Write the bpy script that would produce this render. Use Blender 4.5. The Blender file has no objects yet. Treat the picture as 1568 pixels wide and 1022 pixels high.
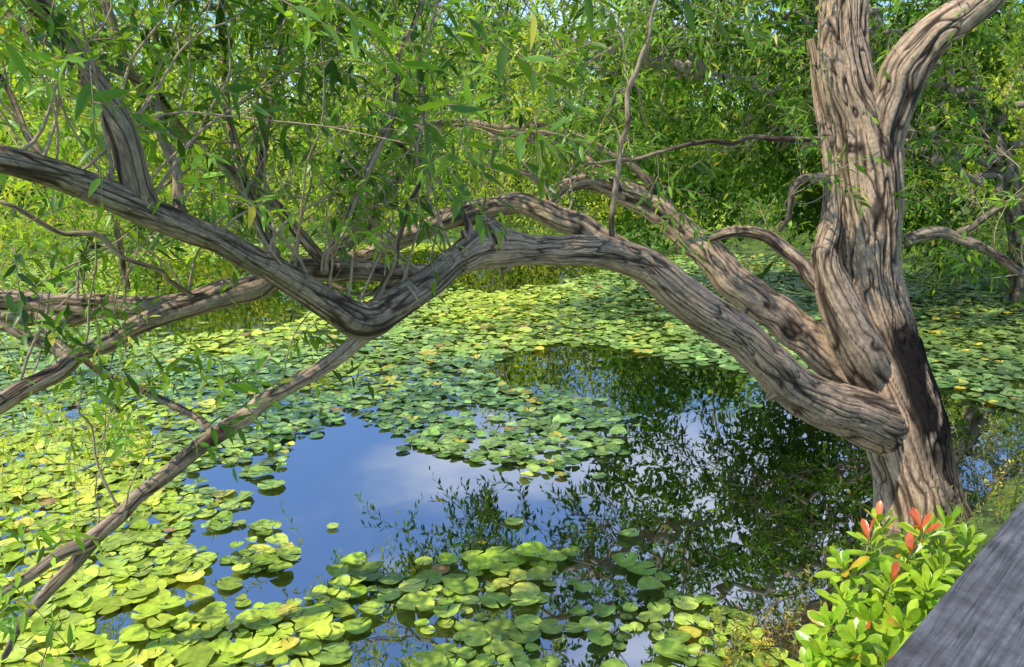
import bpy, math
import numpy as np
R=np.random.default_rng(11)
F=1231.0; H=2.6; PITCH=math.radians(12.9); cp=math.cos(PITCH); sp=math.sin(PITCH)
A=np.array
UP=A([0,0,1.0])
def P(u,v,Y):
    a=(u-784)/F; b=(511-v)/F; t=Y/(b*sp+cp)
    return A([a*t,Y,H+t*(b*cp-sp)]), t/F
def G(u,v):
    a=(u-784)/F; b=(511-v)/F; t=H/(sp-b*cp)
    return (a*t,t*(b*sp+cp))
def nrm(v): return v/np.maximum(np.linalg.norm(v,axis=-1,keepdims=True),1e-9)
TAB=np.random.default_rng(3).random(4096)
def vnoise(p):
    i=np.floor(p).astype(np.int64); f=p-i; f=f*f*(3-2*f); out=0
    for dx in (0,1):
        wx=f[...,0] if dx else 1-f[...,0]
        for dy in (0,1):
            wy=f[...,1] if dy else 1-f[...,1]
            for dz in (0,1):
                wz=f[...,2] if dz else 1-f[...,2]
                h=((i[...,0]+dx)*73856093 ^ (i[...,1]+dy)*19349663 ^ (i[...,2]+dz)*83492791)
                h=(h^(h>>13))&4095
                out=out+wx*wy*wz*TAB[h]
    return out
def sm(x): x=np.clip(x,0,1); return x*x*(3-2*x)

class Acc:
    def __init__(s): s.V=[];s.F=[];s.C=[];s.B=[];s.n=0
    def add(s,V,Fc,C,B=None):
        V=V.reshape(-1,3); s.V.append(V); s.F.append(Fc.reshape(-1,Fc.shape[-1])+s.n)
        s.C.append(np.broadcast_to(C,(len(V),3)) if C.ndim==1 else C.reshape(-1,3))
        s.B.append(B if B is not None else V); s.n+=len(V)
    def build(s,name,mat,parent=None,smooth=True):
        V=np.concatenate(s.V); C=np.concatenate(s.C); B=np.concatenate(s.B)
        me=bpy.data.meshes.new(name); me.vertices.add(len(V)); me.vertices.foreach_set('co',V.astype(np.float32).ravel())
        idx=np.concatenate([f.ravel() for f in s.F]); tot=np.concatenate([np.full(len(f),f.shape[1]) for f in s.F])
        st=np.concatenate([[0],np.cumsum(tot)[:-1]])
        me.loops.add(len(idx)); me.loops.foreach_set('vertex_index',idx.astype(np.int32))
        me.polygons.add(len(tot)); me.polygons.foreach_set('loop_start',st.astype(np.int32)); me.polygons.foreach_set('loop_total',tot.astype(np.int32))
        me.polygons.foreach_set('use_smooth',np.full(len(tot),smooth))
        at=me.attributes.new('Col','FLOAT_COLOR','POINT'); at.data.foreach_set('color',np.c_[C,np.ones(len(C))].astype(np.float32).ravel())
        ab=me.attributes.new('bk','FLOAT_VECTOR','POINT'); ab.data.foreach_set('vector',B.astype(np.float32).ravel())
        me.update(calc_edges=True); me.validate()
        ob=bpy.data.objects.new(name,me); bpy.context.scene.collection.objects.link(ob)
        if mat: me.materials.append(mat)
        if parent: ob.parent=parent
        return ob
def empty(name):
    e=bpy.data.objects.new(name,None); bpy.context.scene.collection.objects.link(e); return e

# ---------------- materials
def newmat(name):
    m=bpy.data.materials.new(name); m.use_nodes=True; nt=m.node_tree
    return m,nt,nt.nodes,nt.links,nt.nodes['Principled BSDF'],nt.nodes['Material Output']
def leafmat(name,trans=0.35,rough=0.42,spec=0.4,tcol=(1.5,1.35,0.5),noise=False,simple=False):
    m,nt,N,L,b,o=newmat(name)
    a=N.new('ShaderNodeAttribute'); a.attribute_name='Col'; src=a.outputs['Color']
    if simple:
        N.remove(b); b=N.new('ShaderNodeBsdfDiffuse'); L.new(src,b.inputs[0])
    else:
        if noise:
            nz=N.new('ShaderNodeTexNoise'); nz.inputs['Scale'].default_value=28; nz.inputs['Detail'].default_value=3; g=N.new('ShaderNodeNewGeometry')
            L.new(g.outputs['Position'],nz.inputs['Vector'])
            mr=N.new('ShaderNodeMapRange'); mr.inputs[1].default_value=.3; mr.inputs[2].default_value=.7; mr.inputs[3].default_value=.68; mr.inputs[4].default_value=1.22
            L.new(nz.outputs[0],mr.inputs[0])
            vm=N.new('ShaderNodeVectorMath'); vm.operation='SCALE'; L.new(src,vm.inputs[0]); L.new(mr.outputs[0],vm.inputs['Scale']); src=vm.outputs[0]
            bp=N.new('ShaderNodeBump'); bp.inputs['Strength'].default_value=.35; bp.inputs['Distance'].default_value=.006; L.new(nz.outputs[0],bp.inputs['Height']); L.new(bp.outputs[0],b.inputs['Normal'])
        L.new(src,b.inputs['Base Color']); b.inputs['Roughness'].default_value=rough; b.inputs['Specular IOR Level'].default_value=spec
    t=N.new('ShaderNodeBsdfTranslucent'); v2=N.new('ShaderNodeVectorMath'); v2.operation='MULTIPLY'; v2.inputs[1].default_value=tcol
    L.new(src,v2.inputs[0]); L.new(v2.outputs[0],t.inputs[0])
    mx=N.new('ShaderNodeMixShader'); mx.inputs[0].default_value=trans; L.new(b.outputs[0],mx.inputs[1]); L.new(t.outputs[0],mx.inputs[2]); L.new(mx.outputs[0],o.inputs[0])
    return m
M_leaf=leafmat('willow_leaf',.45,.38,.45); M_far=leafmat('far_leaf',.45,.6,.2,(1.45,1.38,.6),False,True); M_pad=leafmat('lily_pad',.08,.36,.5,(1.2,1.2,.5),True); M_shrub=leafmat('shrub_leaf',.28,.3,.5,(1.4,1.3,.5),True)
def barkmat():
    m,nt,N,L,b,o=newmat('bark')
    a=N.new('ShaderNodeAttribute'); a.attribute_name='Col'; s=N.new('ShaderNodeSeparateColor'); L.new(a.outputs['Color'],s.inputs[0])
    k=N.new('ShaderNodeAttribute'); k.attribute_name='bk'
    mp=N.new('ShaderNodeMapping'); mp.inputs['Scale'].default_value=(110,110,28); L.new(k.outputs['Vector'],mp.inputs[0])
    n1=N.new('ShaderNodeTexNoise'); n1.inputs['Scale'].default_value=1; n1.inputs['Detail'].default_value=5; n1.inputs['Roughness'].default_value=.7; L.new(mp.outputs[0],n1.inputs['Vector'])
    n2=N.new('ShaderNodeTexNoise'); n2.inputs['Scale'].default_value=6; n2.inputs['Detail'].default_value=5; n2.inputs['Roughness'].default_value=.65; L.new(k.outputs['Vector'],n2.inputs['Vector'])
    def ramp(src,els):
        r=N.new('ShaderNodeValToRGB'); 
        while len(r.color_ramp.elements)<len(els): r.color_ramp.elements.new(.5)
        for e,(p,c) in zip(r.color_ramp.elements,els): e.position=p; e.color=(*c,1)
        L.new(src,r.inputs[0]); return r.outputs[0]
    tan=ramp(n1.outputs[0],[(.28,(.26,.165,.10)),(.42,(.46,.31,.19)),(.55,(.61,.43,.28)),(.72,(.74,.58,.42))])
    gry=ramp(n1.outputs[0],[(.3,(.13,.105,.075)),(.48,(.28,.225,.16)),(.62,(.39,.33,.24)),(.78,(.52,.46,.37))])
    def mix(f,x,y,bt='MIX'):
        q=N.new('ShaderNodeMix'); q.data_type='RGBA'; q.blend_type=bt
        if isinstance(f,float): q.inputs[0].default_value=f
        else: L.new(f,q.inputs[0])
        for i,z in ((6,x),(7,y)):
            if isinstance(z,tuple): q.inputs[i].default_value=(*z,1)
            else: L.new(z,q.inputs[i])
        return q.outputs[2]
    c=mix(s.outputs[1],tan,gry)
    pt=ramp(n2.outputs[0],[(.46,(0,0,0)),(.66,(1,1,1))])
    ml=N.new('ShaderNodeMath'); ml.operation='MULTIPLY'; ml.inputs[1].default_value=.45; L.new(pt,ml.inputs[0])
    c=mix(ml.outputs[0],c,(.20,.175,.12))
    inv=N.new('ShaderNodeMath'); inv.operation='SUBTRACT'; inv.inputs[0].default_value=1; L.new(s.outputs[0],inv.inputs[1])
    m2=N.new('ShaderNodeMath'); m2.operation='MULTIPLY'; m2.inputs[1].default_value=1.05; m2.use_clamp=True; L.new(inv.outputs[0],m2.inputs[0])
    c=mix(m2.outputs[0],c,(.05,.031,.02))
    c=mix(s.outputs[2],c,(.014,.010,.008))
    L.new(c,b.inputs['Base Color']); b.inputs['Roughness'].default_value=.85; b.inputs['Specular IOR Level'].default_value=.2
    bp=N.new('ShaderNodeBump'); bp.inputs['Strength'].default_value=.8; bp.inputs['Distance'].default_value=.006; L.new(n1.outputs[0],bp.inputs['Height']); L.new(bp.outputs[0],b.inputs['Normal'])
    return m
M_bark=barkmat()

# ---------------- tubes
def resample(pts,step):
    pts=A(pts,dtype=float); q=np.vstack([2*pts[0]-pts[1],pts,2*pts[-1]-pts[-2]]); out=[]
    for i in range(1,len(q)-2):
        t=np.linspace(0,1,14,endpoint=False)[:,None]; p0,p1,p2,p3=q[i-1],q[i],q[i+1],q[i+2]
        out.append(.5*((2*p1)+(-p0+p2)*t+(2*p0-5*p1+4*p2-p3)*t*t+(-p0+3*p1-3*p2+p3)*t**3))
    out=np.vstack(out+[q[-2][None]]); d=np.r_[0,np.cumsum(np.linalg.norm(np.diff(out[:,:3],axis=0),axis=1))]
    n=max(3,int(d[-1]/step)+1); s=np.linspace(0,d[-1],n)
    return np.stack([np.interp(s,d,out[:,k]) for k in range(4)],1),s
def tube(acc,pts,nseg,step,amp=0.0,flute=0.0,tint=0.0,wet=None,wob=0.0,seed=0.0,K=34.,cross=.15):
    c,s=resample(pts,step)
    if wob>0:
        for k in range(3):
            c[:,k]+=(vnoise(np.stack([s*7+seed*3.1+k*17,s*0+k*5,s*0+seed],1))-.5)*wob
    p=c[:,:3]; r=np.maximum(c[:,3],.0008); T=nrm(np.gradient(p,axis=0))
    n=len(p); X=np.zeros((n,3)); x=np.cross(T[0],[.3,.2,1]); 
    if np.linalg.norm(x)<.1: x=np.cross(T[0],[1,0,0])
    for i in range(n):
        x=x-T[i]*(x@T[i]); x/=np.linalg.norm(x); X[i]=x
    Y=np.cross(T,X); th=np.linspace(0,2*np.pi,nseg,endpoint=False)
    cs,sn=np.cos(th)[None,:],np.sin(th)[None,:]; rr=np.repeat(r[:,None],nseg,1); S=np.repeat(s[:,None],nseg,1)
    h=np.ones((n,nseg)); rc=r.mean()
    if amp>0: ta=th[None,:]+S*.35+.35*(vnoise(np.stack([cs*1.5+S*0,sn*1.5+S*0,S*1.8+seed],-1))-.5)*min(1,.12/rc)
    else: ta=th[None,:]+S*0
    cx=np.cos(ta)*rc; sx=np.sin(ta)*rc
    B=np.stack([cx+seed,sx,S],-1)
    if flute>0:
        f1=vnoise(np.stack([cx*11+seed,sx*11,S*.8],-1)); f2=vnoise(np.stack([cx*22+seed+31,sx*22,S*1.3],-1))
        rr=rr+(f1-.5)*2*flute+(f2-.5)*flute
        rr=rr*(1+.18*(vnoise(np.stack([cx*3+seed+9,sx*3,S*3.0],-1))-.5))
    if amp>0:
        w=(vnoise(np.stack([cx*9+seed,sx*9,S*7],-1))-.5)*.85
        def vein(k,ks,o,wd): return np.clip(np.abs(2*vnoise(np.stack([cx*k+seed+o+w,sx*k+w,S*ks+w*.4+o],-1))-1)/wd,0,1)
        h1=vein(K,2.2,0,.20); h2=vein(K*1.9,5,40,.22); h4=vein(K*.55,1.3,11,.14)
        h3=np.clip(np.abs(2*vnoise(np.stack([cx*K*.5+seed+70,sx*K*.5,S*26+w*3],-1))-1)/.16,0,1)
        bulge=vnoise(np.stack([cx*K*1.2+seed+w+5,sx*K*1.2,S*4+w],-1))
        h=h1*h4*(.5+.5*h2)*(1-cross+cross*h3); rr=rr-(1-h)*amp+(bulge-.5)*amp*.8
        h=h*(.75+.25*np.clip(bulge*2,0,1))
    e=np.ones(n); e[0]=e[-1]=.02; rr=rr*e[:,None]
    V=p[:,None]+X[:,None]*(rr*cs)[...,None]+Y[:,None]*(rr*sn)[...,None]
    i=np.arange(n-1)[:,None]*nseg; j=np.arange(nseg)[None,:]; j2=(j+1)%nseg
    Fc=np.stack([i+j,i+j2,i+nseg+j2,i+nseg+j],-1)
    W=wet(V) if wet is not None else np.zeros((n,nseg))
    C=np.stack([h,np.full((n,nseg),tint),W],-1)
    acc.add(V,Fc,C,B.reshape(-1,3)); return p,T,r
def px(lst):
    o=[]
    for u,v,Y,w in lst:
        p,s=P(u,v,Y); o.append([*p,w*.5*s])
    return A(o)

# ---------------- leaves
def tmpl(ts,ws,fold=.14,curl=.12):
    v=[(0,0,0,0)]
    for t,w in zip(ts,ws): v+=[(t,-w/2,fold*w,-curl*t*t),(t,0,0,-curl*t*t),(t,w/2,fold*w,-curl*t*t)]
    v.append((1,0,0,-curl)); n=len(ts); f=[(0,2,1),(0,3,2)]
    for i in range(n-1):
        a=1+3*i; b=a+3
        f+=[(a,a+1,b+1),(a,b+1,b),(a+1,a+2,b+2),(a+1,b+2,b+1)]
    a=1+3*(n-1); e=len(v)-1; f+=[(a,a+1,e),(a+1,a+2,e)]
    return A(v),A(f)
LANCE=tmpl([.15,.4,.72],[.65,1,.6]); OBOV=tmpl([.2,.45,.7,.88],[.35,.75,1,.75],.12,.18); MIDL=tmpl([.45],[1.],.14,.1)
DIAM=(A([(0,0,0,0),(.45,-.5,.12,-.03),(1,0,0,-.12),(.45,.5,.12,-.03)]),A([(0,2,1),(0,3,2)]))
def leaves(acc,O,D,N,L,W,C,T=LANCE):
    v,f=T; D=nrm(D); N=nrm(N-D*(N*D).sum(-1,keepdims=True)); S=np.cross(D,N)
    L=L[:,None,None];W=W[:,None,None]
    V=O[:,None]+L*v[None,:,0,None]*D[:,None]+W*v[None,:,1,None]*S[:,None]+(W*v[None,:,2,None]+L*v[None,:,3,None])*N[:,None]
    m=len(O); Fc=f[None]+(np.arange(m)*len(v))[:,None,None]
    acc.add(V,Fc,np.repeat(C[:,None],len(v),1))
def pal(base,m,sv=.25):
    a,b=A(base[0]),A(base[1]); t=R.random((m,1)); return (a*(1-t)+b*t)*(1+sv*R.normal(size=(m,1)).clip(-2,2))
def sprays(la,ta,S,D,LEN,n,LL,wr,droop,base,T=LANCE,twr=.003,nj=.5,spread=.75):
    S=A(S);D=nrm(A(D)); m=len(S); LEN=np.broadcast_to(LEN,(m,)).astype(float)
    t=np.linspace(.12,1,n)[None,:]+R.uniform(-.03,.03,(m,n)); dn=A([0,0,-1.])
    dr=droop*R.uniform(.4,1.5,(m,1))
    L3=LEN[:,None,None]
    pos=S[:,None]+L3*(D[:,None]*t[...,None]+dn*(dr*t*t)[...,None])
    tan=nrm(D[:,None]+dn*(2*dr*t)[...,None]); rv=nrm(R.normal(size=(m,1,3)))
    pe=nrm(np.cross(tan,np.broadcast_to(rv,tan.shape))); ang=(np.arange(n)*2.4)[None,:]+R.random((m,1))*6+R.normal(size=(m,n))*.4
    side=pe*np.cos(ang)[...,None]+np.cross(tan,pe)*np.sin(ang)[...,None]
    ld=nrm(tan*.7+side*spread+dn*.22+R.normal(size=tan.shape)*.12); N=UP+R.normal(size=ld.shape)*nj
    ll=LL*R.uniform(.55,1.15,(m,n))*(1.05-.35*t); C=np.repeat(pal(base,m)[:,None],n,1)*(1+.18*R.normal(size=(m,n,1))).clip(.5,1.6)
    yg=R.random((m,n,1))<.02; C=np.where(yg,A([.5,.48,.06]),C)
    yt=(t[...,None]>.85)&(R.random((m,1,1))<.5); C=np.where(yt,C*A([1.7,1.45,1.1]),C)
    leaves(la,pos.reshape(-1,3),ld.reshape(-1,3),N.reshape(-1,3),ll.ravel(),(ll*wr).ravel(),C.reshape(-1,3).clip(.004,.68),T)
    if ta is not None:
        K=5; q=np.linspace(0,1,K)[None,:]; pp=S[:,None]+L3*(D[:,None]*q[...,None]+dn*(dr*q*q)[...,None])
        a=nrm(np.cross(D,rv[:,0])); b=np.cross(D,a); rad=(twr*(1-.75*q))*np.ones((m,1))
        V=[]
        for k in range(3):
            V.append(pp+(a[:,None]*math.cos(k*2.094)+b[:,None]*math.sin(k*2.094))*rad[...,None])
        V=np.stack(V,2); base_i=(np.arange(m)*K*3)[:,None,None]+(np.arange(K-1)*3)[None,:,None]; j=np.arange(3)[None,None]; j2=(j+1)%3
        Fc=np.stack([base_i+j,base_i+j2,base_i+3+j2,base_i+3+j],-1); ta.add(V,Fc,A([.9,.5,0.]),V.reshape(-1,3)*1.0)
def grow(ta,p,d,L,r,lvl,tips,up=.25,nseg=6,tint=.8,kids=4,wig=.35):
    n=6; pts=[[*p,r]]; q=A(p,dtype=float); d=nrm(A(d,dtype=float))
    for i in range(n):
        d=nrm(d+R.normal(size=3)*wig*.5+UP*up*.15); q=q+d*L/n; pts.append([*q,r*(1-.65*(i+1)/n)])
    tube(ta,pts,nseg,max(.03,L/14),tint=tint)
    pts=A(pts)
    if lvl==0:
        for k in range(2,n+1): tips.append((pts[k,:3],nrm(pts[k,:3]-pts[k-1,:3])))
    else:
        for k in range(kids):
            i=R.integers(2,n+1); dd=nrm(pts[i,:3]-pts[i-1,:3]); nd=nrm(dd+nrm(R.normal(size=3))*R.uniform(.6,1.0))
            grow(ta,pts[i,:3],nd,L*R.uniform(.5,.75),pts[i,3]*.75,lvl-1,tips,up,max(4,nseg-1),tint,kids,wig)
    return pts
def clumps(acc,cs,rs,nl,LL,cols,up=.3):
    m=len(cs); dirs=nrm(R.normal(size=(m,nl,3))); rr=R.random((m,nl,1))**.45
    O=cs[:,None]+dirs*rr*rs[:,None,:]; D=nrm(dirs*.6+R.normal(size=dirs.shape)*.7-UP*.3); N=dirs*.8+UP*.5+R.normal(size=dirs.shape)*.4
    l=LL*R.uniform(.6,1.3,(m,nl)); C=np.repeat(cols[:,None],nl,1)*(1+.25*R.normal(size=(m,nl,1))).clip(.4,1.7)
    leaves(acc,O.reshape(-1,3),D.reshape(-1,3),N.reshape(-1,3),l.ravel(),(l*.45).ravel(),C.reshape(-1,3).clip(.004,.72),DIAM)

# =============== WILLOW TREE (main)
will=empty('willow_tree')
tr=Acc(); lm=Acc(); tw=Acc(); lf=Acc()
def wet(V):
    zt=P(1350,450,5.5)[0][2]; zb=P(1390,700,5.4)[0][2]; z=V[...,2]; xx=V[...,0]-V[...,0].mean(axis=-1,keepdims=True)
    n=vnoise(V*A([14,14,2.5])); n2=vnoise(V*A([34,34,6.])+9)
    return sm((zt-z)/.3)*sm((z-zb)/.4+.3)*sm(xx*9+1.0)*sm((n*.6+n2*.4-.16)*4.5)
trunk=px([(1440,930,5.35,200),(1425,860,5.35,160),(1412,790,5.35,134),(1400,720,5.4,118),(1385,650,5.45,120),(1368,580,5.5,114),(1350,510,5.55,106),(1335,440,5.6,96),(1332,370,5.6,92),(1328,300,5.65,102),(1324,230,5.7,108),(1315,180,5.7,96),(1300,130,5.7,78),(1291,70,5.75,72),(1290,0,5.8,70),(1285,-100,5.9,60),(1270,-300,6,48),(1240,-600,6.2,30),(1200,-900,6.3,12)])
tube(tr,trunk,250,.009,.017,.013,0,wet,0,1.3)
tube(tr,px([(1340,300,5.68,44),(1345,240,5.66,60),(1352,190,5.62,68),(1372,140,5.6,66),(1395,95,5.55,66),(1430,55,5.5,58),(1480,20,5.45,54),(1530,-20,5.4,48),(1620,-120,5.2,40),(1700,-300,5,26),(1720,-500,4.9,10)]),150,.010,.012,.008,.05,None,0,4.7)
tube(tr,px([(1350,600,5.5,70),(1325,550,5.42,76),(1298,500,5.42,68),(1277,445,5.45,56),(1264,395,5.5,44),(1275,340,5.6,36),(1278,270,5.65,34),(1268,210,5.75,28),(1255,150,5.9,20),(1240,60,6,14)]),110,.010,.012,.007,.3,None,0,8.1)
limbA=px([(1400,665,5.45,110),(1350,650,5.36,94),(1290,628,5.22,78),(1230,603,5.1,70),(1180,560,5.0,66),(1130,512,4.95,64),(1060,465,4.85,61),(1000,418,4.8,55),(950,393,4.75,50),(880,383,4.6,46),(810,385,4.45,48),(768,378,4.35,62),(738,380,4.3,64),(700,398,4.2,48),(640,445,4.05,46),(590,478,3.95,52),(548,488,3.85,56),(505,466,3.75,48),(440,425,3.6,44),(370,385,3.45,44),(300,355,3.3,43),(220,320,3.15,48),(130,283,3.0,42),(50,258,2.85,42),(-60,235,2.7,42),(-250,200,2.5,40)])
nA=11
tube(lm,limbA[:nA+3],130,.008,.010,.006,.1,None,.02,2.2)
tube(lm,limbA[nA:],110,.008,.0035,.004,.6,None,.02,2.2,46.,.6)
tube(lm,px([(1355,610,5.6,90),(1300,575,5.65,70),(1250,530,5.7,60),(1190,482,5.75,54),(1120,428,5.8,51),(1060,365,5.9,46),(1000,318,6.0,43),(940,285,6.1,38),(890,245,6.2,30),(840,215,6.3,25),(780,202,6.4,21),(700,190,6.5,16),(600,200,6.6,10)]),110,.009,.009,.006,.0,None,.03,5.2)
LIMBS=[ # (pts, nseg, amp, tint)
 ([(980,410,4.8,44),(930,375,4.85,44),(870,340,4.9,40),(820,318,4.95,36),(780,312,5,32),(720,325,5,28),(650,352,5,26),(580,385,5,26),(520,402,5,24),(450,410,5,20),(380,440,5,16)],70,.007,.2),
 ([(670,420,4.15,30),(610,416,4.2,30),(550,412,4.2,32),(480,415,4.15,36),(400,432,4.1,38),(330,455,4.0,36),(260,480,3.9,34),(190,508,3.8,30),(100,560,3.7,28),(30,600,3.6,28),(-60,650,3.5,26),(-200,720,3.4,20)],70,.004,.5),
 ([(360,440,4.05,30),(300,462,4.0,36),(240,470,4.0,36),(190,472,4.0,36),(100,468,4,34),(0,460,4,30),(-100,450,4,28)],60,.004,.3),
 ([(160,474,4.0,26),(100,490,4,28),(50,488,4,26),(0,483,4,26),(-100,480,4,24)],40,.004,.1),
 ([(120,550,3.75,22),(60,520,3.8,20),(20,505,3.8,16),(-50,495,3.8,14)],30,.003,.5),
 ([(580,490,3.93,30),(560,512,3.9,26),(500,556,3.85,25),(430,602,3.8,25),(340,660,3.7,27),(270,715,3.6,24),(180,790,3.45,23),(140,828,3.4,26),(100,848,3.3,20),(40,885,3.2,18),(-20,920,3.1,16),(-100,960,3,12)],50,.0025,.45),
 ([(345,662,3.7,20),(310,648,3.75,14),(240,612,3.85,13),(180,582,3.95,12),(130,556,4.0,10),(60,500,4.1,7)],20,.002,.7),
 ([(150,825,3.4,24),(110,868,3.35,20),(75,905,3.3,18),(40,950,3.2,14),(0,1010,3.1,10)],24,.002,.7),
 ([(220,325,3.15,44),(205,270,3.12,44),(185,205,3.1,42),(155,150,3.08,40),(125,100,3.05,40),(80,40,3.0,40),(40,-10,2.95,40),(-40,-120,2.9,34)],80,.003,.6),
 ([(500,405,3.9,20),(470,370,3.9,19),(420,315,3.9,20),(330,245,3.9,18),(260,190,3.9,18),(210,125,3.9,17),(180,60,3.9,15),(150,-20,3.9,14)],24,.002,.1),
 ([(420,390,3.6,20),(395,340,3.7,15),(372,270,3.8,13),(350,190,3.9,12),(345,110,4,12),(335,20,4,11),(330,-60,4,10)],18,.002,.5),
 ([(400,372,3.9,14),(398,270,4.0,12),(410,180,4.1,12),(430,90,4.2,11),(445,0,4.3,9)],16,.001,.5),
 ([(490,425,3.7,14),(525,345,3.7,11),(560,265,3.75,10),(595,185,3.8,9),(610,100,3.9,8),(640,0,4,6)],14,.001,.4),
 ([(575,470,3.9,12),(600,400,3.9,9),(630,310,3.9,8),(640,220,3.95,7),(650,120,4,6)],12,.001,.4),
 ([(720,385,4.25,26),(722,345,4.25,12),(690,300,4.2,8),(640,250,4.1,7),(560,180,4,6)],12,.001,.3),
 ([(940,375,4.75,10),(944,300,4.7,8),(957,200,4.7,9),(972,110,4.7,8),(1000,10,4.7,6),(1010,-60,4.7,5)],12,.001,.4),
 ([(1380,372,5.55,20),(1420,358,5.5,22),(1460,360,5.5,18),(1500,378,5.45,15),(1545,405,5.4,12),(1600,440,5.4,8)],24,.004,.8),
 ([(1460,360,5.5,14),(1500,340,5.45,12),(1540,315,5.4,11),(1600,290,5.3,9)],18,.003,.8),
 ([(1270,450,5.5,34),(1235,420,5.5,26),(1205,388,5.55,22),(1170,360,5.6,20),(1130,356,5.7,17),(1085,362,5.8,13),(1040,350,5.9,8)],40,.006,.25),
 ([(1268,275,5.6,20),(1235,272,5.55,14),(1215,295,5.55,12),(1208,335,5.6,9),(1190,360,5.7,6)],16,.002,.9),
 ([(1262,215,5.75,14),(1200,212,5.7,9),(1120,216,5.7,8),(1050,222,5.6,7),(980,240,5.6,6),(900,250,5.6,4)],12,.001,.6),
 ([(960,300,6.05,30),(910,278,6.0,26),(860,285,5.9,22),(845,305,5.9,18),(835,290,5.9,14),(800,265,5.9,10),(740,250,6,6)],30,.005,.2),
 ([(1010,320,6,22),(985,275,6,16),(955,245,6,12),(900,215,6.1,12),(830,195,6.2,10),(740,190,6.3,6)],20,.003,.1),
 ([(640,230,5.5,14),(605,275,5.4,26),(575,305,5.3,40),(548,350,5.2,34),(510,392,5.0,26),(480,410,4.9,20)],44,.006,.9),
 ([(770,365,4.4,26),(745,335,4.5,20),(700,340,4.6,18),(640,365,4.7,14),(560,395,4.7,12)],28,.004,.5),
 ([(620,430,4.1,14),(560,450,4.2,8),(500,440,4.3,5)],10,.001,.6),
 ([(780,380,4.35,40),(776,406,4.34,24),(770,418,4.34,12)],30,.006,.2),
 ([(1210,600,5.05,40),(1185,605,5.0,24),(1172,612,5.0,10)],24,.003,.1),
 ([(0,310,3.3,8),(80,345,3.4,9),(160,375,3.5,9),(230,410,3.6,8),(300,450,3.9,7)],10,.001,.3),
 ([(-20,90,3.2,10),(20,150,3.2,9),(60,240,3.1,10),(75,262,2.95,12)],10,.001,.4),
 ([(0,20,3.6,13),(70,55,3.6,14),(140,95,3.6,14),(220,130,3.7,12),(300,215,3.9,10)],16,.002,.2),
 ([(190,440,4,10),(180,370,4,9),(165,300,4,9),(190,200,4.1,8),(260,100,4.2,7),(300,0,4.2,6)],10,.001,.4),
 ([(290,330,3.3,20),(280,290,3.35,16),(265,240,3.4,14),(245,180,3.5,12),(240,100,3.6,10),(250,0,3.7,8)],16,.001,.6),
]
guides=[]
for i,(l,ns,am,ti) in enumerate(LIMBS):
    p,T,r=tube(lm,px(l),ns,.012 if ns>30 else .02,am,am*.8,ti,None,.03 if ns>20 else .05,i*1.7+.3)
    guides.append((p,T,r))
for q,sd_ in (([(765,395,4.3,34),(755,362,4.28,50),(745,342,4.27,24)],3.3),([(640,470,4.0,10),(632,450,3.98,26),(622,436,3.98,12)],7.7),([(720,372,4.22,20),(712,362,4.2,16),(708,352,4.2,13)],1.1)):
    tube(lm,px(q),50,.008,.010,.010,.5,None,0,sd_)
S0=[];D0=[]
def shoot(p,d,L,r,lvl=0,kids=3):
    tips=[]; grow(tw,p,d,L,r,lvl,tips,up=.5,nseg=6,tint=R.uniform(.1,.6),kids=kids,wig=.45)
    for q,dd in tips: S0.append(q); D0.append(nrm(dd+R.normal(size=3)*.7))
for gi in (0,1,2,5,8,9,10,11,12,13,23,29,30,31,32):
    p,T,r=guides[gi]
    for k in range(int(2+len(p)*.035)):
        i=R.integers(int(len(p)*.15),len(p)); 
        if gi==5: 
            if R.random()<.75: continue
        d=nrm(UP*1.0+R.normal(size=3)*.55+A([-.1,.25,0])); shoot(p[i],d,R.uniform(.5,1.2),R.uniform(.004,.008),1,2)
pl,_=resample(limbA[12:],.02)
for k in range(34):
    i=R.integers(5,len(pl)); shoot(pl[i,:3],nrm(UP+R.normal(size=3)*.45+A([-.1,.3,0])),R.uniform(.6,1.3),R.uniform(.005,.009),1,2)
for gi in (15,16,17,19,20,21,22):
    p,T,r=guides[gi]
    for k in range(3):
        i=R.integers(len(p)//2,len(p)); shoot(p[i],nrm(R.normal(size=3)*.8+UP*.3),.6,.005,1,2)
dark=[(.05,.13,.015),(.13,.27,.03)]; mid=[(.13,.28,.025),(.30,.51,.05)]; lime=[(.32,.49,.035),(.54,.67,.07)]
S0=A(S0);D0=A(D0)
keep=S0[:,1]>2.3
S0,D0=S0[keep],D0[keep]
sel=R.random(len(S0))<.75
sprays(lf,tw,S0[sel],D0[sel],R.uniform(.18,.4,sel.sum()),9,.11,.27,.25,mid)
sprays(lf,tw,S0[~sel],D0[~sel],R.uniform(.2,.4,(~sel).sum()),9,.13,.27,.3,dark)
def fill(u0,u1,v0,v1,Y0,Y1,n,base,LL=.11,nl=12,le=(.35,.75),dr=.4,mode='up'):
    u=R.uniform(u0,u1,n);v=R.uniform(v0,v1,n);Y=R.uniform(Y0,Y1,n)
    S=A([P(a,b,c)[0] for a,b,c in zip(u,v,Y)]); D=R.normal(size=(n,3))*.8+(UP*.4 if mode=='up' else -UP*.5)
    sprays(lf,tw,S,D,R.uniform(*le,n),nl,LL,.27,dr,base,T=LANCE if Y1<5 else MIDL,twr=.002)
fill(-150,700,-200,180,4.6,8,260,mid); fill(-150,560,-100,330,6,9,470,lime,.13); fill(500,1000,-150,120,5,8,180,mid,.12)
fill(-150,300,150,420,5,8,240,lime,.12); fill(500,860,0,280,6.5,9,160,lime,.12)
fill(300,760,-80,90,3.4,4.6,44,dark,.14,11,(.3,.5)); fill(-80,330,-60,240,3.2,4.6,52,mid,.13,11,(.3,.5))
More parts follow.
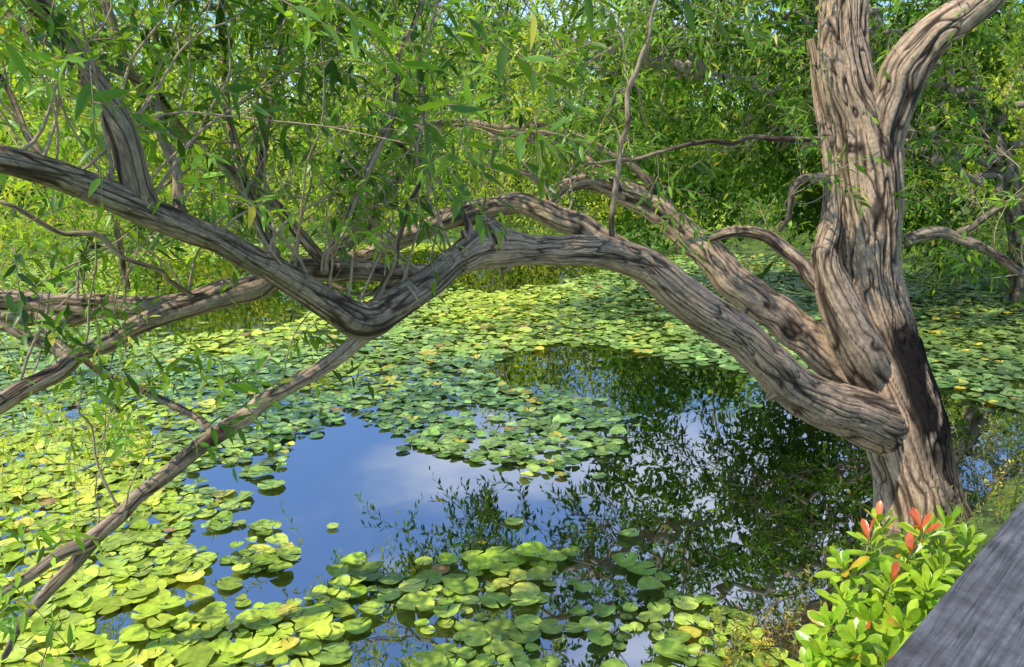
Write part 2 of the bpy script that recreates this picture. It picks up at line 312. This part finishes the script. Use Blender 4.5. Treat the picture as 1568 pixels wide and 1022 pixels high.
fill(-100,190,360,480,4.2,6.5,120,mid,.09,12,(.4,.8),.8); fill(-80,240,480,660,4.4,6.2,60,lime,.09,12,(.3,.6),.9,'dn')
fill(-80,130,600,700,4.0,5.5,26,lime,.08,12,(.3,.5),.9,'dn')
fill(-120,60,780,1000,2.4,3.0,18,mid,.10,10,(.2,.35),.2)
fill(1000,1260,-100,60,5,7,60,mid); fill(1380,1700,-150,60,5.5,8,90,mid)
for (u,v,u2,v2,Y,n,LL) in [(585,150,740,250,2.7,11,.16),(640,190,735,340,2.7,11,.16),(700,200,760,330,2.8,8,.15),(560,60,690,180,2.7,9,.15),(430,0,560,90,2.6,9,.15),(490,-20,570,70,2.5,8,.16),(760,60,880,170,2.9,9,.14),(800,0,900,140,3.0,9,.14),(1000,-20,1160,70,3.1,10,.13),(880,-30,960,60,3.0,8,.13),(100,150,230,190,2.6,8,.14),(190,170,260,220,2.6,7,.14),(640,0,760,60,2.8,8,.14),(0,60,60,120,2.5,6,.14),(850,90,1000,40,3.1,8,.11),(300,120,400,180,2.8,8,.13),(0,520,70,640,3.2,8,.09),(1030,360,1070,410,4.2,5,.11),(930,200,970,260,4.2,5,.12),(470,480,420,500,3.9,4,.07),(330,500,290,530,4,5,.07),(120,1010,20,900,2.5,9,.09),(60,1030,100,930,2.5,8,.09),(-20,960,60,900,2.4,8,.09)]:
    a=P(u,v,Y)[0]; b=P(u2,v2,Y+R.uniform(-.15,.15))[0]; L=np.linalg.norm(b-a)
    sprays(lf,tw,[a],[b-a+UP*.05],L,n,LL,.26,.1,[(.06,.15,.02),(.19,.36,.035)],nj=.9)
tips=[]
for (u,v,Y,dx) in [(1285,-100,5.9,-.6),(1270,-300,6,.5),(1255,-450,6.1,-.8),(1240,-600,6.2,.3),(1620,-120,5.2,.6),(1700,-300,5,-.3)]:
    grow(lm,P(u,v,Y)[0],[dx,R.normal()*.5,.7],1.9,.05,2,tips,up=.3,nseg=8,tint=.4,kids=3)
S=A([t[0] for t in tips]);D=A([t[1] for t in tips])+R.normal(size=(len(tips),3))*.6
k=S[:,2]>P(784,-60,6)[0][2]; S,D=S[k],D[k]
sprays(lf,tw,S,D,.5,9,.09,.25,.5,mid,T=MIDL)
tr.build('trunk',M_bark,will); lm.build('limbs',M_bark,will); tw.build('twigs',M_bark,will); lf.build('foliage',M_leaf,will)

# =============== second tree on right bank, overhanging
t2=empty('bank_tree'); tb=Acc(); l2=Acc(); tips=[]
tube(tb,[[8.9,13.8,-.2,.26],[8.7,13.7,1,.2],[8.2,13.6,2.2,.18],[7.6,13.7,3.4,.15],[7,13.8,5,.1],[6.6,13.8,7,.04]],24,.04,.01,.01,.9,None,0,9)
for d,kk in [([(8.2,13.6,2.2),(5.5,13.2,3.2),(3,12.8,3.7),(.8,12.6,3.8)],22),([(7.6,13.7,3.4),(5,14,4.6),(2,14.2,5.4),(-1,14.4,5.6)],18),([(7.2,13.7,4.4),(6,14.5,5.8),(4,15,6.8),(2,15,7.2)],10),([(8.3,13.6,1.9),(6.8,12.9,2.4),(5.2,12.5,2.7),(3.6,12.3,2.6)],22),([(7.8,13.7,3),(8.6,12.6,4),(9.4,12,5)],9),([(8,13.6,2.6),(9.5,13,3.4),(11,13,4)],9),([(7,13.8,5),(7.2,13,6.2),(7.4,12.6,7.4)],8),([(7.6,13.7,3.4),(6.4,14.2,4.2),(5,14.6,4.9),(3.6,15,5.2)],18),([(7.6,13.7,3.4),(5.4,13.2,4.6),(3,12.4,5.0),(.4,12,4.9),(-1.6,11.8,4.6)],16),([(3,12.4,5.0),(1,11.7,4.9),(-1,11.2,4.9),(-2.8,11,4.6)],14),([(3,12.8,3.7),(1.2,12.0,4.0),(-.4,11.6,4.0),(-1.4,11.4,3.8)],10)]:
    q=A([[*x,.07*(1-.8*i/(len(d)-1))] for i,x in enumerate(d)]); p,T,r=tube(tb,q,8,.08,tint=.9,wob=.4,seed=R.random()*9)
    for k in range(kk):
        i=R.integers(len(p)//5,len(p)); grow(tb,p[i],T[i]*.5+R.normal(size=3)*.6+UP*.15,R.uniform(1,1.7),.015,1,tips,up=.1,nseg=4,tint=.9,kids=4)
S=A([t[0] for t in tips]);D=A([t[1] for t in tips])+R.normal(size=(len(tips),3))*.7
sprays(l2,tb,S,D,R.uniform(.3,.6,len(S)),9,.18,.36,.3,[(.045,.11,.016),(.14,.27,.03)],T=DIAM,twr=.005)
n=110; cx=np.c_[R.uniform(1.8,8.2,n),R.uniform(13,15.8,n),np.zeros(n)]; cx[:,2]=1.5+R.random(n)*3.9-.25*np.abs(cx[:,0]-5)
clumps(l2,cx,np.repeat(R.uniform(.35,.7,(n,1)),3,1),90,.17,pal([(.04,.10,.016),(.13,.25,.03)],n,.3))
tb.build('branches',M_bark,t2); l2.build('foliage',M_far,t2)

# =============== pond / ground
pond=A([(-14,1.6),(1.0,1.8),(1.5,3.0),(1.9,3.9),(2.35,4.9),(2.9,5.25),(3.7,5.8),(5.0,6.6),(6.8,8.0),(8.4,10.5),(9.2,13.2),(9.2,16),(8.2,19),(5,21.5),(1,22.6),(-4,23),(-10,21.5),(-15,17.5),(-17.5,10),(-17,4)])
def pip(P2,poly):
    x,y=P2[:,0],P2[:,1]; c=np.zeros(len(P2),bool); n=len(poly)
    for i in range(n):
        x1,y1=poly[i]; x2,y2=poly[(i+1)%n]
        if y1==y2: continue
        c^=((y1>y)!=(y2>y))&(x<(x2-x1)*(y-y1)/(y2-y1)+x1)
    return c
def sdist(P2,poly):
    d=np.full(len(P2),1e9); n=len(poly)
    for i in range(n):
        a=A(poly[i]);b=A(poly[(i+1)%n]); ab=b-a; t=np.clip(((P2-a)@ab)/(ab@ab),0,1); d=np.minimum(d,np.linalg.norm(P2-a-t[:,None]*ab,axis=1))
    return np.where(pip(P2,poly),-d,d)
def gz(P2):
    d=sdist(P2,pond); nz=vnoise(np.c_[P2*.7,np.zeros(len(P2))]); nz2=vnoise(np.c_[P2*.12,np.ones(len(P2))])
    return np.where(d<0,-.5*sm(-d/1.2)-.02,.06+.22*sm(d/1.2)+.15*nz*sm(d))+5.0*sm((d-9)/26)*sm((P2[:,1]-4)/12)*(.8+.3*nz2)
gx=np.r_[-500,-300,-180,-110,-70,-50,-38,-28,np.arange(-22,16,.3),18,21,26,33,42,55,75,120,200,320,500]
gy=np.r_[-500,-250,-100,-50,-25,-12,-6,np.arange(-3,28,.3),29,31,33,36,39,42,46,50,56,65,80,110,180,320,500]
X,Y=np.meshgrid(gx,gy); P2=np.stack([X.ravel(),Y.ravel()],1); z=gz(P2)
ga=Acc(); nx=len(gx); i=np.arange(len(gy)-1)[:,None]*nx; j=np.arange(nx-1)[None,:]
ga.add(np.c_[P2,z],np.stack([i+j,i+j+1,i+nx+j+1,i+nx+j],-1),A([.1,.1,.1]))
m,nt,N,L,b,o=newmat('ground_soil'); n=N.new('ShaderNodeTexNoise'); n.inputs['Scale'].default_value=3; n.inputs['Detail'].default_value=10; g=N.new('ShaderNodeNewGeometry'); L.new(g.outputs['Position'],n.inputs[0])
r=N.new('ShaderNodeValToRGB'); e=r.color_ramp.elements; e[0].position=.35; e[0].color=(.03,.045,.012,1); e[1].position=.65; e[1].color=(.13,.22,.03,1); L.new(n.outputs[0],r.inputs[0]); L.new(r.outputs[0],b.inputs[0]); b.inputs['Roughness'].default_value=.9
bp=N.new('ShaderNodeBump'); bp.inputs['Distance'].default_value=.1; L.new(n.outputs[0],bp.inputs['Height']); L.new(bp.outputs[0],b.inputs['Normal'])
ga.build('ground',m)
wa=Acc(); wa.add(A([[-19,1,0],[11,1,0],[11,24,0],[-19,24,0]],dtype=float),A([[0,1,2,3]]),A([0,0,0.]))
m,nt,N,L,b,o=newmat('pond_water'); b.inputs['Base Color'].default_value=(.006,.009,.003,1); b.inputs['Roughness'].default_value=.012; b.inputs['IOR'].default_value=6.0
g=N.new('ShaderNodeNewGeometry'); n=N.new('ShaderNodeTexNoise'); n.inputs['Scale'].default_value=1.6; n.inputs['Detail'].default_value=2; L.new(g.outputs['Position'],n.inputs[0])
bp=N.new('ShaderNodeBump'); bp.inputs['Strength'].default_value=.15; bp.inputs['Distance'].default_value=.01; L.new(n.outputs[0],bp.inputs['Height']); L.new(bp.outputs[0],b.inputs['Normal'])
wa.build('water',m)

# =============== lily pads
gp=lambda l:A([G(u,v) for u,v in l])
OPEN=gp([(365,805),(385,740),(430,690),(500,655),(600,625),(700,592),(730,562),(800,535),(870,524),(930,530),(1060,558),(1170,575),(1230,595),(1290,625),(1420,590),(1480,610),(1600,650),(1650,1100),(1250,1150),(470,1150),(450,1010),(540,950),(550,890),(480,850),(430,825)])
OP2=gp([(200,520),(340,512),(440,502),(480,482),(560,458),(640,442),(720,450),(800,446),(880,432),(960,414),(1010,396),(1100,392),(1100,372),(200,400)])
I1=gp([(570,640),(610,610),(700,580),(740,585),(800,598),(900,615),(965,660),(950,690),(870,722),(760,715),(690,702),(630,690),(600,665)])
I2=gp([(615,900),(640,862),(690,855),(760,850),(880,850),(900,860),(1000,868),(1010,900),(1120,930),(1160,985),(1260,1040),(1200,1120),(640,1120),(640,1000)])
n=330000; c=np.stack([R.uniform(-16,9.5,n),R.uniform(1.9,22.5,n)],1)
w=(np.stack([vnoise(np.c_[c*3,np.zeros(n)]),vnoise(np.c_[c*3,np.full(n,7.)])],1)-.5)*.32*np.clip(c[:,1:]/8,.5,1.8)+R.normal(size=(n,2))*.04
cw=c+w; ok=sdist(c,pond)<-.12; op=(pip(cw,OPEN)|pip(cw,OP2)); i1=pip(cw,I1); i2=pip(c+w*.4,I2)
h2=vnoise(np.c_[c*3.2+90,np.zeros(n)])*.65+vnoise(np.c_[c*7+30,np.zeros(n)])*.35
dop=np.minimum(np.abs(sdist(c,OPEN)),np.abs(sdist(c,OP2))); di=np.minimum(np.abs(sdist(c,I1)),np.abs(sdist(c,I2)))
stray=R.random(n)<.011*np.exp(-np.minimum(dop,di)/.25)
thr=.74-.12*np.exp(-dop/.3)-.05*(c[:,1]<7)
ok&=((~op)&(h2<thr+.06*(c[:,1]>9)))|(i1&(h2>.27))|(i2&(h2>.40))|stray
c=c[ok];i2=i2[ok]; grid={}; sel=[]
big=R.random(len(c)); rad=np.where(big<.28,R.uniform(.03,.05,len(c)),np.where(big<.93,R.uniform(.054,.086,len(c)),R.uniform(.086,.115,len(c))))
rad*=np.where(i2,1.1,1)*np.where(c[:,1]>9,1.12,1)
CS=.24; ff=np.where(i2,.68,.55)+.09*vnoise(np.c_[c*.9+7,np.zeros(len(c))])
for k in range(len(c)):
    x,y=c[k]; kx,ky=int(x/CS+500),int(y/CS+500); bad=False; f=ff[k]; rk=rad[k]
    for a in (-1,0,1):
        for b2 in (-1,0,1):
            for (qx,qy,qr) in grid.get((kx+a,ky+b2),()):
                dx=qx-x; dy=qy-y; s_=(qr+rk)*f
                if dx*dx+dy*dy<s_*s_: bad=True;break
            if bad:break
        if bad:break
    if not bad: grid.setdefault((kx,ky),[]).append((x,y,rk)); sel.append(k)
c=c[sel];rad=rad[sel];i2=i2[sel]; n=len(c); print('pads',n)
K=13; th=np.linspace(.13,2*np.pi-.13,K)
rot=R.random(n)*6.28; tl=np.abs(R.normal(size=n))*np.where(c[:,1]>8,.13,.08); td=R.random(n)*6.28
rim=rad[:,None]*(1+.03*R.normal(size=(n,K))); cx=np.cos(th[None]+rot[:,None])*rim; sy=np.sin(th[None]+rot[:,None])*rim
cup=R.uniform(-.02,.12,(n,1))*rad[:,None]*2*(1+.8*np.sin(2*th[None]+rot[:,None]*3))
zz=cup+tl[:,None]*(cx*np.cos(td)[:,None]+sy*np.sin(td)[:,None])
rin=.55
V=np.zeros((n,1+2*K,3)); z0=R.uniform(.006,.026,n)+tl*rad*.8
V[:,0,:2]=c; V[:,1:K+1,0]=c[:,:1]+cx*rin; V[:,1:K+1,1]=c[:,1:]+sy*rin; V[:,1:K+1,2]=zz*rin*.7; V[:,K+1:,0]=c[:,:1]+cx; V[:,K+1:,1]=c[:,1:]+sy; V[:,K+1:,2]=zz
V[:,:,2]+=z0[:,None]
V[:,:,2]=np.maximum(V[:,:,2],.004)
ft=[(0,1+k,2+k) for k in range(K-1)]; fq=[(1+k,K+1+k,K+2+k,2+k) for k in range(K-1)]
pa=Acc(); off=(np.arange(n)*(1+2*K))[:,None,None]
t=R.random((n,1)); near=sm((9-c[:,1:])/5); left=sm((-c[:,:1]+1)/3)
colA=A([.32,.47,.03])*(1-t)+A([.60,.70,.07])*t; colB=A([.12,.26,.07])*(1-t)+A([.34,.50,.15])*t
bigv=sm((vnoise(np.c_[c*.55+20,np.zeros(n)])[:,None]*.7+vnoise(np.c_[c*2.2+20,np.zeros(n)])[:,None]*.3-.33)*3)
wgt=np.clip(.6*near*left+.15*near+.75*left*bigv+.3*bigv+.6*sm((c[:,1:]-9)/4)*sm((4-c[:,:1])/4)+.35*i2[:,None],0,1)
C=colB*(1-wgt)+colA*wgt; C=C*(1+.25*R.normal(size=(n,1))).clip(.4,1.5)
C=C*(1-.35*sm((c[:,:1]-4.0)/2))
q=R.random((n,1)); C=np.where(q<.045,A([.62,.54,.07]),C); C=np.where((q<.028)&(q>.022),A([.40,.24,.07]),C)
C=np.repeat(C[:,None],1+2*K,1); C[:,0]*=1.15; C[:,K+1:]*=R.uniform(.85,1.1,(n,K,1))
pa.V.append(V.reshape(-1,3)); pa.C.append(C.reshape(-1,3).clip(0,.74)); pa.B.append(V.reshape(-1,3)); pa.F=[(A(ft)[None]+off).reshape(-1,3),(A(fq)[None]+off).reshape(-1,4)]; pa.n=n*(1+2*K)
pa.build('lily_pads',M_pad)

# =============== background trees and shrubs
bt=empty('background_trees'); bl=Acc(); bb=Acc()
def bgtree(x,y,h,w,base,nc=34,nl=60,LL=.2):
    z0=gz(A([[x,y]]))[0]
    pts=[[x,y,z0-.2,.07],[x+R.normal()*.3,y,z0+h*.35,.06],[x+R.normal()*.6,y,z0+h*.9,.02]]; tube(bb,pts,6,.2,tint=.9)
    for k in range(3):
        q=A(pts[1][:3])+UP*R.uniform(-.1,.4)*h; e=q+A([R.normal()*w*.4,R.normal()*w*.4,R.uniform(.1,.4)*h]); tube(bb,[[*q,.035],[*((q+e)/2+R.normal(size=3)*.3),.025],[*e,.01]],5,.2,tint=.9)
    d=nrm(R.normal(size=(nc,3))); cs=A([x,y,z0+h*.47])+d*A([w*.5,w*.5,h*.53])*R.uniform(.4,1.05,(nc,1)); cs[:,2]=np.maximum(cs[:,2],z0+.3)
    dk=R.random((nc,1))<.18
    clumps(bl,cs,np.repeat(R.uniform(.35,.85,(nc,1))*w*.28,3,1)*A([1.2,1.2,.8]),nl,LL,pal(base,nc,.35)*R.uniform(.6,1.15)*np.where(dk,.35,1))
FARL=[(.38,.54,.04),(.62,.72,.10)]; FARM=[(.16,.30,.035),(.38,.54,.08)]
for i in range(24):
    x=-33+i*2.9+R.normal()*.5; bgtree(x,R.uniform(41,49),R.uniform(7.5,9.5),6,FARL if R.random()<.5 else FARM,42,60,.33)
for i in range(26):
    x=-26+i*2.1+R.normal()*.5; bgtree(x,R.uniform(31,38),R.uniform(4.5,6.5)+(1.6 if x>-2 else 0),4.8,FARL if R.random()<.6 else FARM,38,60,.24)
for i in range(24):
    x=-22+i*1.7+R.normal()*.5
    if x>9: continue
    bgtree(x,R.uniform(24.5,28),R.uniform(3.2,4.6)+(1.5 if x>-3 else 0),3.4,FARL if R.random()<.7 else FARM,34,60,.17)
for (x,y,h,w,b_) in [(11.5,15,4.6,4,FARM),(13.5,12,5.2,4,FARM),(11,19,5,4,FARL),(9.5,22,4.2,4,FARL),(14,17,6,5,FARM),(12,22,6,5,FARL),(9.8,9.3,3.4,2.6,FARM),(12,9.5,5,3.5,FARM),(2,26,6.8,4,FARL),(4.5,24.5,6.6,4,FARM),(7,24.5,6.6,4,FARM),(-.5,27,6.6,4,FARL),(16,20,7,5,FARL),(16,26,7,5,FARM),(-19,14,5,5,FARM),(-20,19,5,5,FARL),(-16,22,5,5,FARL)]:
    bgtree(x,y,h,w,b_,48,80,.14)
bb.build('branches',M_bark,bt); bl.build('foliage',M_far,bt)
bs=Acc(); cs=[];cc=[];rs=[]
npd=len(pond)
for i in range(npd):
    a=pond[i];b_=pond[(i+1)%npd]
    if a[1]<6.5 or b_[1]<6.5: continue
    Ls=np.linalg.norm(b_-a); out=A([(b_-a)[1],-(b_-a)[0]])/Ls
    for k in range(int(Ls*4)):
        q=a+(b_-a)*R.random()+out*R.uniform(0,2.2); h=R.uniform(.2,1.5); cs.append([*q,gz(q[None])[0]+h*.7]); rs.append([.6,.6,.5]); cc.append(pal(FARL if q[0]<5 else FARM,1,.35)[0])
clumps(bs,A(cs),A(rs),110,.12,A(cc)); bs.build('bank_bushes',M_far)
gr=Acc(); n=26000; c=np.stack([R.uniform(-18,13,n),R.uniform(2.5,27,n)],1); d=sdist(c,pond); k=(d>-.12)&(d<2.2); c=c[k];n=len(c)
O=np.c_[c,gz(c)-.03]; D=UP+R.normal(size=(n,3))*.28; l=R.uniform(.15,.6,n)*np.where(c[:,1]<8,.55,1.3)
leaves(gr,O,D,R.normal(size=(n,3)),l,np.full(n,.014)+.006*R.random(n),pal([(.10,.2,.02),(.3,.42,.05)],n).clip(.01,.5),MIDL); gr.build('grass',M_far)

# =============== shrub lower right
sh=empty('photinia_shrub'); sl=Acc(); ss=Acc(); root=A([1.62,3.0,.15])
def rosette(tip,ax,n,LL,base,open_=.8,red=0):
    ax=nrm(ax); m=n; ang=np.arange(m)*2.4+R.random()*6; pe=nrm(np.cross(ax,[.3,.5,.1])); qe=np.cross(ax,pe)
    side=pe*np.cos(ang)[:,None]+qe*np.sin(ang)[:,None]; f=np.linspace(0,1,m)[:,None]
    D=side*(open_*(1-.6*f)+.15)+ax*(.25+.9*f); O=tip-ax*(1-f)*.09
    C=pal(base,m,.15); 
    if red>0: C=np.where(f>1-red,A([.70,.15,.05])*R.uniform(.7,1.3,(m,1)),C)
    C=np.where((R.random((m,1))<.07),A([.62,.42,.04]),C)
    leaves(sl,O,D,ax*1.0+side*-.2+R.normal(size=(m,3))*.2,LL*R.uniform(.75,1.1,m)*(1-.35*f[:,0]),LL*.33*R.uniform(.85,1.1,m)*(1-.35*f[:,0]),C.clip(.01,.75),OBOV)
SB=[(.22,.42,.02),(.46,.60,.04)]; SM=[(.10,.25,.02),(.24,.42,.035)]
spots=[(1410,810,2.75,1),(1395,845,2.7,.6),(1330,825,2.8,.5),(1290,865,2.75,0),(1440,830,2.8,.2),(1365,890,2.6,.4),(1290,915,2.6,0),(1470,850,2.85,0),(1420,900,2.55,0),(1270,955,2.5,0),(1330,950,2.5,.1),(1380,960,2.45,0),(1260,1000,2.45,0),(1300,1005,2.4,0),(1360,1010,2.3,.1),(1240,1030,2.4,0),(1450,800,2.95,0),(1480,830,3.0,0),(1345,800,3.0,.1),(1310,980,2.35,0),(1440,870,2.6,0),(1350,925,2.7,0)]
for (u,v,Y,rd) in spots:
    t_=P(u,v,Y)[0]; mid_=(root+t_)/2+A([R.normal()*.06,R.normal()*.06,.1]); tube(ss,[[*root+A([R.normal()*.06,R.normal()*.06,0]),.009],[*mid_,.007],[*t_,.004]],6,.04,tint=.5)
    rosette(t_,t_-mid_+UP*.25+R.normal(size=3)*.12,14,.13,SB,.9,rd*.35)
    rosette(t_-(t_-mid_)*.35,t_-mid_+R.normal(size=3)*.3,9,.12,SB if R.random()<.6 else SM,1.2)
    rosette(t_-(t_-mid_)*.7,t_-mid_+R.normal(size=3)*.4,8,.11,SM,1.4)
ss.build('stems',M_bark,sh); sl.build('foliage',M_shrub,sh)
wp=empty('waterside_plants'); a1=Acc();a2=Acc()
def wplant(u,v,n,L,base,LL=.045):
    x,y=G(u,v); S=A([[x+R.normal()*.15,y+R.normal()*.15,.02] for _ in range(n)]); D=UP*.9+R.normal(size=(n,3))*.45
    sprays(a1,a2,S,D,R.uniform(.5,1.1,n)*L,14,LL,.4,.15,base)
for (u,v,n,L) in [(1500,800,14,.55),(1540,770,14,.6),(1580,740,14,.6),(1520,740,10,.5),(1200,1010,14,.3),(1150,1030,12,.25),(1240,960,8,.3),(1560,680,12,.5),(1600,700,12,.5),(1500,850,14,.6),(1460,820,8,.3),(1290,900,6,.25),(1530,700,12,.4),(1560,730,14,.5),(1480,760,10,.35),(1510,670,10,.35)]:
    wplant(u,v,n,L,[(.16,.25,.03),(.4,.38,.04)])
for (u,v,n,L) in [(1180,1000,10,.28),(1215,985,8,.3),(1130,1020,8,.2),(1540,800,6,.5)]: wplant(u,v,n,L,[(.40,.18,.03),(.5,.36,.04)],.03)
a2.build('stems',M_bark,wp); a1.build('foliage',M_shrub,wp)

# =============== boardwalk + railing
m,nt,N,L,b,o=newmat('weathered_wood'); tc=N.new('ShaderNodeTexCoord'); mp=N.new('ShaderNodeMapping'); mp.inputs['Scale'].default_value=(2.5,70,70); L.new(tc.outputs['Object'],mp.inputs[0])
n1=N.new('ShaderNodeTexNoise'); n1.inputs['Scale'].default_value=1.2; n1.inputs['Detail'].default_value=10; n1.inputs['Roughness'].default_value=.7; n1.inputs['Distortion'].default_value=.15; L.new(mp.outputs[0],n1.inputs[0])
n2=N.new('ShaderNodeTexNoise'); n2.inputs['Scale'].default_value=9; n2.inputs['Detail'].default_value=8; n2.inputs['Roughness'].default_value=.7; L.new(tc.outputs['Object'],n2.inputs[0])
mp3=N.new('ShaderNodeMapping'); mp3.inputs['Scale'].default_value=(1.2,34,34); L.new(tc.outputs['Object'],mp3.inputs[0])
n3=N.new('ShaderNodeTexNoise'); n3.inputs['Scale'].default_value=1; n3.inputs['Detail'].default_value=2; L.new(mp3.outputs[0],n3.inputs[0])
r3=N.new('ShaderNodeValToRGB'); e=r3.color_ramp.elements; e[0].position=.485; e[0].color=(1,1,1,1); e[1].position=.5; e[1].color=(.25,.25,.25,1); q_=r3.color_ramp.elements.new(.515); q_.color=(1,1,1,1); L.new(n3.outputs[0],r3.inputs[0])
r=N.new('ShaderNodeValToRGB'); e=r.color_ramp.elements; e[0].position=.3; e[0].color=(.05,.05,.053,1); e[1].position=.72; e[1].color=(.20,.198,.21,1); L.new(n1.outputs[0],r.inputs[0])
r2=N.new('ShaderNodeValToRGB'); e=r2.color_ramp.elements; e[0].position=.35; e[0].color=(.4,.38,.36,1); e[1].position=.62; e[1].color=(1.0,1.0,1.0,1); L.new(n2.outputs[0],r2.inputs[0])
mx=N.new('ShaderNodeMix'); mx.data_type='RGBA'; mx.blend_type='MULTIPLY'; mx.inputs[0].default_value=1; L.new(r.outputs[0],mx.inputs[6]); L.new(r2.outputs[0],mx.inputs[7])
mx3=N.new('ShaderNodeMix'); mx3.data_type='RGBA'; mx3.blend_type='MULTIPLY'; mx3.inputs[0].default_value=.8; L.new(mx.outputs[2],mx3.inputs[6]); L.new(r3.outputs[0],mx3.inputs[7]); L.new(mx3.outputs[2],b.inputs[0]); b.inputs['Roughness'].default_value=.7
bp=N.new('ShaderNodeBump'); bp.inputs['Strength'].default_value=.5; bp.inputs['Distance'].default_value=.002; L.new(n1.outputs[0],bp.inputs['Height']); L.new(bp.outputs[0],b.inputs['Normal']); M_wood=m
ZR=1.6
def onz(u,v,z):
    a=(u-784)/F; bb_=(511-v)/F; t=(H-z)/(sp-bb_*cp); return A([a*t,t*(bb_*sp+cp)])
e0=onz(1350,1022,ZR); e1=onz(1568,762,ZR); dr=nrm(e1-e0); ang=math.atan2(dr[1],dr[0])
bw=empty('boardwalk_railing'); bw.location=(e0[0],e0[1],0); bw.rotation_euler=(0,0,ang)
def beam(name,x0,x1,y0,y1,z0,z1,bev=.008):
    me=bpy.data.meshes.new(name); v=[(x,y,z) for x in(x0,x1) for y in (y0,y1) for z in (z0,z1)]
    cx_,cy_,cz_=(x0+x1)/2,(y0+y1)/2,(z0+z1)/2
    me.from_pydata([(a-cx_,b_-cy_,c_-cz_) for a,b_,c_ in v],[],[(0,1,3,2),(4,6,7,5),(0,4,5,1),(2,3,7,6),(0,2,6,4),(1,5,7,3)]); me.materials.append(M_wood)
    ob=bpy.data.objects.new(name,me); bpy.context.scene.collection.objects.link(ob); ob.location=(cx_,cy_,cz_); ob.parent=bw
    bm=ob.modifiers.new('b','BEVEL'); bm.width=bev; bm.segments=3
beam('top_rail',-4,6,-.29,0,ZR-.07,ZR)
for k in range(-2,4):
    beam('post_%d'%(k+3),k*1.8+.5,k*1.8+.62,-.2,-.08,-.3,ZR-.073)
beam('mid_rail',-4,6,-.075,-.035,1.15,1.25); beam('low_rail',-4,6,-.075,-.035,.85,.95)
beam('edge_joist',-4,6,-.075,-.02,.5,.635)
for k in range(70):
    beam('deck_plank_%d'%k,-4+k*.143,-4+k*.143+.133,-2.3,-.21,.64,.68,.004)

# =============== light, world, camera
sd=nrm(A([-.62,-.28,.92])); el=math.asin(sd[2]); az=math.atan2(sd[0],sd[1])
w=bpy.data.worlds.new('World'); bpy.context.scene.world=w; w.use_nodes=True; N=w.node_tree.nodes; L=w.node_tree.links; bg=N['Background']
sk=N.new('ShaderNodeTexSky'); sk.sky_type='NISHITA'; sk.sun_disc=False; sk.sun_elevation=el; sk.sun_rotation=az; sk.air_density=1.0; sk.dust_density=.3; sk.ozone_density=3
tc=N.new('ShaderNodeTexCoord'); mp=N.new('ShaderNodeMapping'); mp.inputs['Scale'].default_value=(1,1,2.2); mp.inputs['Location'].default_value=(.4,0,.3); L.new(tc.outputs['Generated'],mp.inputs[0])
n=N.new('ShaderNodeTexNoise'); n.inputs['Scale'].default_value=3.0; n.inputs['Detail'].default_value=5; n.inputs['Roughness'].default_value=.45; L.new(mp.outputs[0],n.inputs[0])
mr=N.new('ShaderNodeMapRange'); mr.interpolation_type='SMOOTHSTEP'; mr.inputs[1].default_value=.47; mr.inputs[2].default_value=.74; mr.inputs[3].default_value=.03; mr.inputs[4].default_value=.8; L.new(n.outputs[0],mr.inputs[0])
mt=N.new('ShaderNodeMix'); mt.data_type='RGBA'; mt.blend_type='MULTIPLY'; mt.inputs[0].default_value=1; L.new(sk.outputs[0],mt.inputs[6]); mt.inputs[7].default_value=(1.1,1.4,1.8,1)
mx=N.new('ShaderNodeMix'); mx.data_type='RGBA'; L.new(mr.outputs[0],mx.inputs[0]); L.new(mt.outputs[2],mx.inputs[6]); mx.inputs[7].default_value=(8.5,9.2,10.5,1); L.new(mx.outputs[2],bg.inputs[0]); bg.inputs[1].default_value=.15
sl_=bpy.data.lights.new('sun','SUN'); sl_.energy=5; sl_.angle=math.radians(.6); sl_.color=(1,.93,.80); so=bpy.data.objects.new('sun',sl_); bpy.context.scene.collection.objects.link(so)
from mathutils import Vector
so.rotation_euler=Vector(sd).to_track_quat('Z','Y').to_euler()
cam=bpy.data.cameras.new('camera'); cam.sensor_width=36; cam.lens=F/1568*36; cam.clip_start=.05; cam.clip_end=2000; co=bpy.data.objects.new('camera',cam); bpy.context.scene.collection.objects.link(co)
co.location=(0,0,H); co.rotation_euler=(math.pi/2-PITCH,0,0); bpy.context.scene.camera=co
sc=bpy.context.scene; sc.view_settings.view_transform='Standard'; sc.view_settings.look='None'; sc.view_settings.exposure=0
